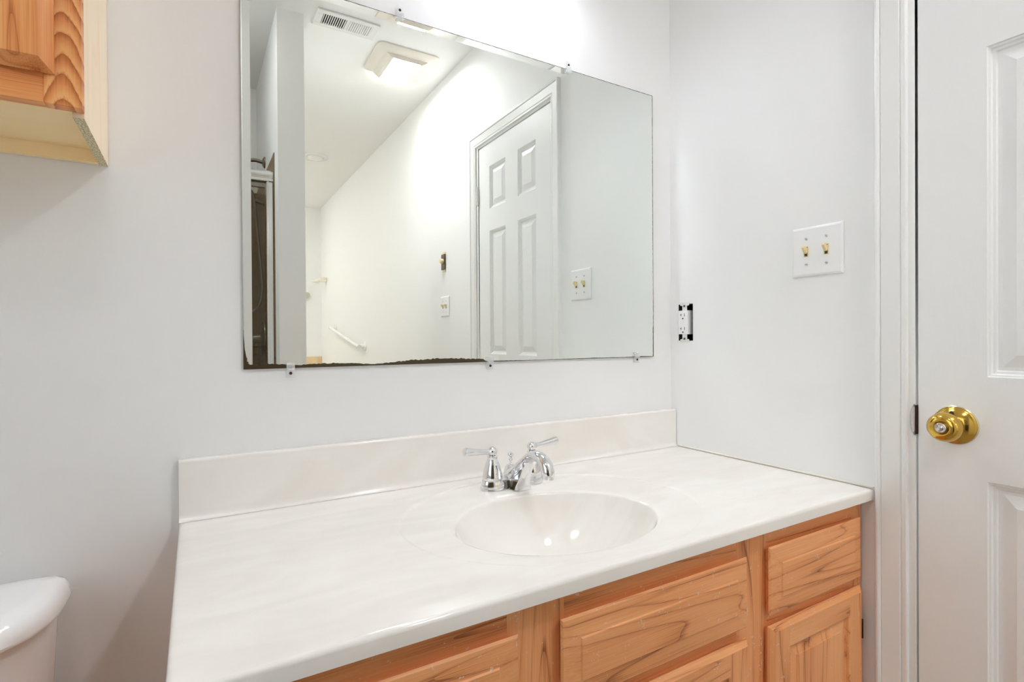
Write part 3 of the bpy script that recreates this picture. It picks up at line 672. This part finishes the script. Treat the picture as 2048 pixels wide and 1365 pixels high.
for sgn in (1, -1):
    b = BM(); lathe(b, [(0.0034, 0), (0.0034, 0.0015), (0, 0.0020)], (-0.0024, oy+0.0005, oz+sgn*0.0475), (-1, 0, 0), 12)
    mk('screw', b, 'slot', t)
# chipped plaster lip around the cut-out
b = BM(); rnd = random.Random(5)
P = []
for k in range(14): P.append((OY0-0.0005, OZ0+(OZ1-OZ0)*k/14))
for k in range(8): P.append((OY0+(OY1-OY0)*k/8, OZ1+0.0005))
for k in range(14): P.append((OY1+0.0005, OZ1-(OZ1-OZ0)*k/14))
for k in range(8): P.append((OY1-(OY1-OY0)*k/8, OZ0-0.0005))
cy, cz = (OY0+OY1)/2, (OZ0+OZ1)/2
ins = []
for y, z in P:
    e = 0.0004+0.0030*rnd.random()**2; dy, dz = cy-y, cz-z
    ins.append((y+(e if dy > 0.02 else (-e if dy < -0.02 else 0)), z+(e if dz > 0.045 else (-e if dz < -0.045 else 0))))
for i in range(len(P)):
    j = (i+1) % len(P); face(b, [(-0.0004, *P[i]), (-0.0004, *P[j]), (0.004, *ins[j]), (0.004, *ins[i])])
mk('chipped_edge', b, 'caulk', t)

# timer dial (only in the mirror)
ty, tz = -1.6995, 1.525
t = thing('fan_timer', (0, ty, tz), 'brown timer dial with ivory knob on far wall, seen in the mirror', 'timer')
b = BM(); box(b, (-0.0035, ty-0.019, tz-0.058), (-0.0008, ty+0.019, tz+0.058), 0.0008); mk('mounting_strap', b, 'ivory', t)
b = BM(); box(b, (-0.0090, ty-0.0245, tz-0.044), (-0.0036, ty+0.0245, tz+0.044), 0.0012); mk('dial_plate', b, 'brown', t)
b = BM(); lathe(b, [(0, 0), (0.0145, 0), (0.0145, 0.006), (0.0125, 0.015), (0.0115, 0.0175), (0, 0.018)], (-0.0091, ty, tz+0.004), (-1, 0, 0), 24); mk('knob', b, 'ivory', t, smooth=40)

# ------------------------------------------------------------------ wall cabinet over the toilet
CX1, CX0, CZ0, CZ1, CF = -1.3535, -1.960, 1.384, 2.14, -0.250
t = thing('wall_cabinet', (-1.66, 0, CZ0), 'golden oak wall cabinet with pale sides hung above the toilet', 'cabinet')
sp = 0.0125
for x0, x1 in ((CX0, CX0+sp), (CX1-sp, CX1)):
    b = BM(); box(b, (x0, CF+0.0195, CZ0), (x1, -0.0015, CZ1))
    for f in b.faces:
        if f.calc_center_median().z < CZ0+0.001: f.material_index = 1
    mk('side_panel', b, ['maple_z', 'chip'], t)
b = BM(); box(b, (CX0+sp, CF+0.0195, CZ0+0.022), (CX1-sp, -0.0155, CZ0+0.034)); mk('bottom_panel', b, 'maple_x', t)
b = BM(); box(b, (CX0+sp, CF+0.0195, CZ1-0.012), (CX1-sp, -0.0015, CZ1)); mk('top_panel', b, 'maple_x', t)
b = BM(); box(b, (CX0+sp, -0.0150, CZ0+0.001), (CX1-sp, -0.0015, CZ0+0.060)); mk('hanging_rail', b, 'maple_x', t)
b = BM(); box(b, (CX0-0.0005, CF, CZ0+0.006), (CX0+0.038, CF+0.019, CZ1), 0.0008, 1, 1); box(b, (CX1-0.038, CF, CZ0+0.006), (CX1+0.0005, CF+0.019, CZ1), 0.0008, 1, 2)
box(b, (CX0+0.038, CF, CZ0+0.006), (CX1-0.038, CF+0.019, CZ0+0.050), 0.0008, 1, 0); box(b, (CX0+0.038, CF, CZ1-0.05), (CX1-0.038, CF+0.019, CZ1), 0.0008, 1, 0)
mk('face_frame', b, ['uoak_x', 'uoak_z', 'uoak_arch'], t)
MC = lambda u, v_, d: Vector((u, CF-0.0005-0.020-d, v_))
for x0, x1 in ((-1.932, -1.660), (-1.656, -1.380)):
    b = BM(); panel_slab(b, MC, x0, x1, CZ0+0.043, CZ1-0.03, 0.020, [], [], edge=((0, -0.0175), (0.0008, -0.0165), (0.0125, 0)))
    mk('door', b, 'uoak_z', t, org=(x0, CF, CZ0+0.04))

# ------------------------------------------------------------------ toilet
TX = -1.630
t = thing('toilet', (TX, -0.02, 0), 'white porcelain toilet left of the vanity', 'toilet')
def dring(hw, yb, ys, yf, z, n=32, rc=0.02):
    """straight back at yb, straight sides to ys, bowed front to yf"""
    P = [(TX-hw+rc, yb), (TX+hw-rc, yb), (TX+hw-rc*0.3, yb-rc*0.3), (TX+hw, yb-rc)]
    for k in range(n+1):
        a = PI*k/n; e = 2/3.0
        x = math.copysign(abs(math.cos(a))**e, math.cos(a))*hw; y = ys+(yf-ys)*abs(math.sin(a))**e
        P.append((TX+x, y))
    P += [(TX-hw, yb-rc), (TX-hw+rc*0.3, yb-rc*0.3)]
    return [Vector((x, y, z)) for x, y in P]
b = BM(); rings_loft(b, [dring(0.178, -0.03, -0.06, -0.19, 0.36), dring(0.198, -0.03, -0.06, -0.215, 0.40), dring(0.210, -0.03, -0.06, -0.222, 0.60), dring(0.2145, -0.03, -0.06, -0.224, 0.684)])
mk('tank', b, 'porcelain', t, smooth=50)
b = BM(); rings_loft(b, [dring(0.222, -0.026, -0.060, -0.240, 0.684), dring(0.229, -0.024, -0.060, -0.248, 0.6865), dring(0.230, -0.0235, -0.060, -0.250, 0.691), dring(0.2255, -0.026, -0.060, -0.245, 0.705), dring(0.221, -0.028, -0.060, -0.238, 0.712), dring(0.214, -0.033, -0.060, -0.230, 0.7165), dring(0.196, -0.045, -0.065, -0.208, 0.7195), dring(0.10, -0.06, -0.08, -0.13, 0.7215)])
mk('tank_lid', b, 'porcelain', t, smooth=40)
def ering(a, yb, yf, z, n=36, p=2.0):
    yc = (yb+yf)/2; h = abs(yf-yb)/2
    return [Vector((TX+a*math.cos(2*PI*k/n), yc+h*math.sin(2*PI*k/n), z)) for k in range(n)]
b = BM(); rings_loft(b, [ering(0.115, -0.16, -0.50, 0.0), ering(0.11, -0.17, -0.50, 0.06), ering(0.10, -0.15, -0.52, 0.16), ering(0.13, -0.10, -0.60, 0.28), ering(0.175, -0.06, -0.685, 0.355), ering(0.182, -0.055, -0.70, 0.385), ering(0.175, -0.06, -0.69, 0.392), ering(0.125, -0.24, -0.63, 0.388), ering(0.105, -0.27, -0.58, 0.30), ering(0.06, -0.34, -0.48, 0.22)])
mk('bowl', b, 'porcelain', t, smooth=50)
b = BM(); rings_loft(b, [ering(0.182, -0.235, -0.70, 0.393), ering(0.188, -0.23, -0.706, 0.398), ering(0.188, -0.23, -0.706, 0.420), ering(0.180, -0.24, -0.70, 0.429), ering(0.10, -0.3, -0.6, 0.432)])
mk('seat_and_cover', b, 'seatp', t, smooth=50)
b = BM(); lathe(b, [(0.012, 0), (0.012, 0.006), (0.007, 0.008), (0.007, 0.016)], (TX-0.14, -0.198, 0.635), (0, -1, 0), 18); tube(b, [(TX-0.14, -0.217, 0.635), (TX-0.10, -0.222, 0.630), (TX-0.065, -0.224, 0.624)], [0.007, 0.006, 0.0075], 12); mk('flush_lever', b, 'chrome', t, smooth=40)

# ------------------------------------------------------------------ ceiling pieces
# air vent
vx0, vx1, vy0, vy1 = -0.748, -0.466, -1.488, -1.354
t = thing('ceiling_vent', ((vx0+vx1)/2, (vy0+vy1)/2, ZC), 'white louvred air vent in the ceiling, seen in the mirror', 'vent')
MCe = lambda u, v_, d: Vector((u, v_, ZC-0.0070-d))
g1, g2 = (vx0+0.030, (vx0+vx1)/2-0.006), ((vx0+vx1)/2+0.006, vx1-0.030); gy = (vy0+0.026, vy1-0.026)
b = BM()
us = [vx0, g1[0], g1[1], g2[0], g2[1], vx1]
for a, c, e, f in ((vx0, vx1, vy0, gy[0]), (vx0, vx1, gy[1], vy1), (vx0, g1[0], *gy), (g1[1], g2[0], *gy), (g2[1], vx1, *gy)): box(b, (a, e, ZC-0.008), (c, f, ZC-0.001), 0.0006, 1)
mk('frame', b, 'white_gloss', t)
b = BM(); box(b, (g1[0], gy[0], ZC-0.0016), (g2[1], gy[1], ZC-0.0008)); mk('duct_opening', b, 'black', t)
for g, tilt in ((g1, 0.0008), (g2, -0.0022)):
    b = BM()
    for k in range(11):
        x = g[0]+(g[1]-g[0])*(k+0.5)/11
        A = [(x-0.0022+tilt, ZC-0.0020), (x+0.0022+tilt, ZC-0.0020), (x+0.0019-tilt, ZC-0.0085), (x-0.0019-tilt, ZC-0.0085)]
        rings_loft(b, [[Vector((p, y, z)) for p, z in A] for y in gy])
    mk('louvres', b, 'white_gloss', t)
# fan light
fx0, fx1, fy0, fy1 = -0.436, -0.108, -1.785, -1.475
t = thing('ceiling_fan_light', ((fx0+fx1)/2, (fy0+fy1)/2, ZC), 'lit square exhaust fan light on the ceiling, seen in the mirror', 'ceiling light')
fxc, fyc = (fx0+fx1)/2, (fy0+fy1)/2
def rrect(hx, hy, r, z, n=5):
    P = []
    for sx, sy, a0 in ((1, 1, 0), (-1, 1, PI/2), (-1, -1, PI), (1, -1, 3*PI/2)):
        for k in range(n+1):
            a = a0+PI/2*k/n; P.append(Vector((fxc+sx*(hx-r)+r*math.cos(a), fyc+sy*(hy-r)+r*math.sin(a), z)))
    return P
b = BM(); HX, HY = (fx1-fx0)/2, (fy1-fy0)/2
rings_loft(b, [rrect(HX, HY, 0.03, ZC-0.001), rrect(HX, HY, 0.03, ZC-0.007), rrect(HX-0.008, HY-0.008, 0.026, ZC-0.013), rrect(HX-0.030, HY-0.028, 0.018, ZC-0.020), rrect(HX-0.045, HY-0.045, 0.012, ZC-0.022)])
mk('grille', b, 'fan', t, smooth=35)
LX0, LX1, LY0, LY1 = fxc-0.072, fxc+0.072, fyc-0.132, fyc+0.098
for sx in (-1, 1):   # side rails, raised to keep lens light off the grille
    b = BM(); rings_loft(b, [[Vector((fxc+sx*0.073, y, ZC-0.0218)), Vector((fxc+sx*0.110, y, ZC-0.0218)), Vector((fxc+sx*0.092, y, ZC-0.036)), Vector((fxc+sx*0.079, y, ZC-0.0415)), Vector((fxc+sx*0.073, y, ZC-0.0415))] for y in (LY0-0.006, LY1+0.006)])
    mk('lens_rail', b, 'fan', t)
for y0, y1 in ((LY0-0.006, LY0-0.001), (LY1+0.001, LY1+0.006)):  # end strips added to block sideways light from the lens
    b = BM(); box(b, (LX0-0.001, y0, ZC-0.0415), (LX1+0.001, y1, ZC-0.0218)); mk('lens_end', b, 'fan', t)
b = BM(); P = []
for k in range(13):
    y = LY0+(LY1-LY0)*k/12; z = ZC-0.0375-0.0025*math.sin(PI*k/12); P.append([Vector((LX0, y, ZC-0.0225)), Vector((LX1, y, ZC-0.0225)), Vector((LX1, y, z)), Vector((LX0, y, z))])
rings_loft(b, P); mk('light_lens', b, 'lens', t)
# recessed downlights
def downlight(x, y, label, lens='can'):
    t = thing('recessed_downlight', (x, y, ZC), label, 'ceiling light', 'round recessed ceiling lights')
    b = BM(); lathe(b, [(0.100, -0.0005), (0.100, 0.003), (0.094, 0.007), (0.072, 0.009), (0.062, 0.006), (0.060, -0.0005)], (x, y, ZC-0.001), (0, 0, -1), 40); mk('trim_ring', b, 'white_gloss', t, smooth=40)
    b = BM(); lathe(b, [(0.0595, 0.0), (0.0595, 0.006), (0.050, 0.016), (0.030, 0.023), (0, 0.026)], (x, y, ZC-0.001), (0, 0, -1), 40); mk('lamp_lens', b, lens, t, smooth=60)
downlight(-0.383, -3.40, 'round recessed downlight past the ceiling vent, seen in the mirror', 'lens_off')
downlight(-1.75, -3.15, 'added unseen round downlight behind the shower wall')  # extra hidden lamp added to brighten the far end
downlight(-1.15, -4.45, 'round recessed downlight over the far corner behind the shower')

DX, DYY = -1.32, -1.36  # unseen dome added to give soft fill from above the camera
t = thing('fill_dome_light', (DX, DYY, ZC), 'unseen round fill light added in front of the shower door', 'ceiling light')
b = BM(); lathe(b, [(0, 0.0005), (0.185, 0.0005), (0.185, 0.022), (0.172, 0.026), (0.170, 0.010), (0, 0.010)], (DX, DYY, ZC), (0, 0, -1), 48); mk('rim', b, 'white_gloss', t, smooth=40)
b = BM(); lathe(b, [(0.169, 0.012), (0.169, 0.026), (0.150, 0.050), (0.105, 0.072), (0.050, 0.083), (0, 0.086)], (DX, DYY, ZC), (0, 0, -1), 48); mk('glass_dome', b, 'dome', t, smooth=60)
# vanity light above the mirror (just above the picture)
lx, lz = -0.56, 2.13
t = thing('vanity_light', (lx, 0, lz), 'single bulb vanity light on the wall above the mirror', 'wall light')
b = BM(); lathe(b, [(0, 0.001), (0.058, 0.001), (0.058, 0.008), (0.050, 0.016), (0.015, 0.020), (0, 0.020)], (lx, 0, lz+0.06), (0, -1, 0), 36); mk('backplate', b, 'chrome', t, smooth=40)
b = BM(); tube(b, catmull([(lx, -0.018, lz+0.06), (lx, -0.07, lz+0.075), (lx, -0.115, lz+0.075), (lx, -0.125, lz+0.055)], 6), 0.008, 12); mk('arm', b, 'chrome', t, smooth=40)
b = BM(); lathe(b, [(0.014, 0.058), (0.030, 0.056), (0.055, 0.046), (0.080, 0.022), (0.096, -0.020), (0.103, -0.060), (0.1015, -0.060), (0.0945, -0.020), (0.078, 0.0205), (0.053, 0.043), (0.028, 0.053), (0.012, 0.0545)], (lx, -0.125, lz), (0, 0, 1), 40); mk('lamp_shade', b, 'shade', t, smooth=60)
b = BM(); bmesh.ops.create_icosphere(b, subdivisions=2, radius=0.034, matrix=Matrix.Translation((lx, -0.125, lz+0.003))); mk('bulb', b, 'bulb', t, smooth=60)

# ------------------------------------------------------------------ shower, far end
SY = -1.602
t = thing('shower_door', (-1.5, SY, 0), 'bright metal framed sliding shower door, seen in the mirror', 'shower door')
b = BM(); pr = [(-0.026, 1.822), (0.026, 1.822), (0.028, 1.833), (0.021, 1.840), (0.026, 1.852), (0.026, 1.866), (0.016, 1.873), (-0.016, 1.873), (-0.026, 1.866)]
rings_loft(b, [[Vector((x, SY+y, z)) for y, z in pr] for x in (XL+0.0040, PX0-0.0040)]); mk('header', b, 'alu', t, smooth=30)
b = BM(); box(b, (XL+0.0040, SY-0.04, 0.001), (PX0-0.0040, SY+0.04, 0.10), 0.004); mk('curb', b, 'tile_beige', t)
for x0, x1 in ((PX0-0.0040-0.030, PX0-0.0040), (XL+0.0040, XL+0.034)):
    b = BM(); box(b, (x0, SY-0.018, 0.101), (x1, SY+0.022, 1.821), 0.003); box(b, (x0+0.004, SY+0.022, 0.101), (x0+0.011, SY+0.026, 1.821), 0.001); mk('jamb', b, 'alu', t)
for x0, x1, y in ((-1.56, PX0-0.036, SY-0.010), (XL+0.042, -1.50, SY+0.012)):
    b = BM(); box(b, (x0, y-0.003, 0.112), (x1, y+0.003, 1.812)); g = mk('glass_panel', b, 'shower_glass', t)
    b = BM(); box(b, (x0, y-0.0075, 1.797), (x1, y+0.0075, 1.819), 0.002); box(b, (x0, y-0.0075, 0.102), (x1, y+0.0075, 0.124), 0.002); mk('panel_rail', b, 'bronze', g)
t = thing('overhead_shower', (PX0-0.004, -1.94, 2.0), 'dull metal shower arm above the shower door header, seen in mirror', 'shower')
xw = PX0-0.0005; ZA = 0.030
b = BM(); lathe(b, [(0, 0), (0.030, 0), (0.029, 0.005), (0.018, 0.012), (0.010, 0.014), (0, 0.014)], (xw, -1.94, 1.985+ZA), (-1, 0, 0), 28, ); mk('flange', b, 'bronze', t, smooth=40)
b = BM(); tube(b, catmull([(xw-0.012, -1.94, 1.985+ZA), (xw-0.05, -1.94, 1.990+ZA), (xw-0.10, -1.94, 1.975+ZA), (xw-0.14, -1.94, 1.935+ZA)], 6), 0.0095, 14); mk('arm', b, 'bronze', t, smooth=40)
b = BM(); lathe(b, [(0, 0), (0.012, 0), (0.016, 0.02), (0.030, 0.045), (0.036, 0.060), (0, 0.061)], (xw-0.138, -1.94, 1.938+ZA), (-0.7, 0, -0.72), 24); mk('spray_face', b, 'bronze', t, smooth=40)
t = thing('hand_shower', (PX0-0.010, -1.95, 1.0), 'long looping metal hose of the hand shower behind glass', 'hand shower')
xh = PX0-0.0040
b = BM(); tube(b, catmull([(xh-0.075, -1.95, 1.87), (xh-0.058, -1.95, 1.855), (xh-0.045, -1.95, 1.80), (xh-0.030, -1.95, 1.61), (xh-0.014, -1.95, 1.41), (xh-0.014, -1.95, 1.33), (xh-0.032, -1.95, 1.262), (xh-0.068, -1.95, 1.232), (xh-0.11, -1.95, 1.25), (xh-0.135, -1.95, 1.33)], 8), 0.0065, 12); mk('hose', b, 'bronze', t, smooth=60)
b = BM(); tube(b, [(xh-0.075, -1.95, 1.868), (xh-0.105, -1.95, 1.885), (xh-0.15, -1.95, 1.89)], [0.010, 0.013, 0.016], 14); lathe(b, [(0, 0), (0.03, 0.004), (0.036, 0.02), (0.03, 0.03), (0, 0.031)], (xh-0.165, -1.95, 1.90), (-0.3, 0, -0.95), 20); mk('handset', b, 'bronze', t, smooth=40)
b = BM(); tube(b, [(xh, -1.95, 1.80), (xh-0.045, -1.95, 1.815)], 0.009, 10); mk('holder', b, 'bronze', t, smooth=40)
t = thing('shower_valve', (PX0-0.010, -2.04, 1.09), 'round shower valve plate with handle on brown tile, seen in mirror', 'shower valve')
b = BM(); lathe(b, [(0, 0.0), (0.095, 0.0), (0.094, 0.004), (0.080, 0.010), (0.03, 0.016), (0, 0.016)], (xh, -2.04, 1.092), (-1, 0, 0), 36); mk('escutcheon', b, 'bronze', t, smooth=40)
b = BM(); lathe(b, [(0, 0.0), (0.024, 0.0), (0.022, 0.03), (0.016, 0.045), (0, 0.046)], (xh-0.0165, -2.04, 1.092), (-1, 0, 0), 24); tube(b, [(xh-0.045, -2.04, 1.092), (xh-0.055, -2.04, 1.05), (xh-0.062, -2.04, 1.012)], [0.008, 0.007, 0.009], 10); mk('handle', b, 'bronze', t, smooth=40)

# far end: grab bar, peg, soap holder
t = thing('grab_bar', (0, -3.9, 1.12), 'white sloping grab bar on the wall by the tub, seen in mirror', 'grab bar')
A = Vector((-0.060, -3.40, 1.032)); B = Vector((-0.060, -4.40, 1.198)); d = (B-A).normalized()
b = BM(); tube(b, catmull([(-0.012, -3.365, 1.026), (-0.045, -3.368, 1.027), A, (A+B)/2, B, (-0.045, -4.432, 1.203), (-0.012, -4.435, 1.204)], 8), 0.016, 16); mk('bar', b, 'white_gloss', t, smooth=60)
for y, z in ((-3.365, 1.026), (-4.435, 1.204)):
    b = BM(); lathe(b, [(0, 0.0005), (0.040, 0.0005), (0.039, 0.006), (0.028, 0.012), (0.016, 0.014), (0, 0.014)], (0, y, z), (-1, 0, 0), 28); mk('flange', b, 'white_gloss', t, smooth=40)
t = thing('robe_peg', (0, -4.86, 1.735), 'small white peg fixture high in the far corner, seen in mirror', 'robe hook')
b = BM(); box(b, (-0.075, -4.915, 1.710), (-0.0005, -4.845, 1.756), 0.006); mk('mount', b, 'fan', t)
b = BM(); lathe(b, [(0, 0), (0.014, 0), (0.014, 0.012), (0.024, 0.013), (0.026, 0.022), (0.014, 0.050), (0.006, 0.072), (0, 0.074)], (-0.074, -4.88, 1.715), (-1, 0, -0.12), 24); mk('peg', b, 'fan', t, smooth=40)
b = BM()
P = []
for k in range(13):
    a = -PI/2+PI*k/12; P.append((0.030*math.cos(a), 0.034*math.sin(a)))
P += [(-0.12, 0.034), (-0.12, -0.034)]
rings_loft(b, [[Vector((-0.155+x, y, 1.578+z)) for x, z in P] for y in (YE+0.0005, YE+0.030)])
mk('soap_shelf', b, 'grey', org=(-0.17, YE, 1.578), label='grey round ended ledge on the far end wall, seen in mirror', category='soap shelf')
# tub deck at the far end
b = BM(); box(b, (XL+0.003, YE+0.013, 0.0), (-0.003, -4.30, 0.50), 0.02, 3)
t = mk('bathtub', b, 'porcelain', org=(-1.0, -4.7, 0), smooth=40, label='white tub deck across the far end of the room', category='bathtub')
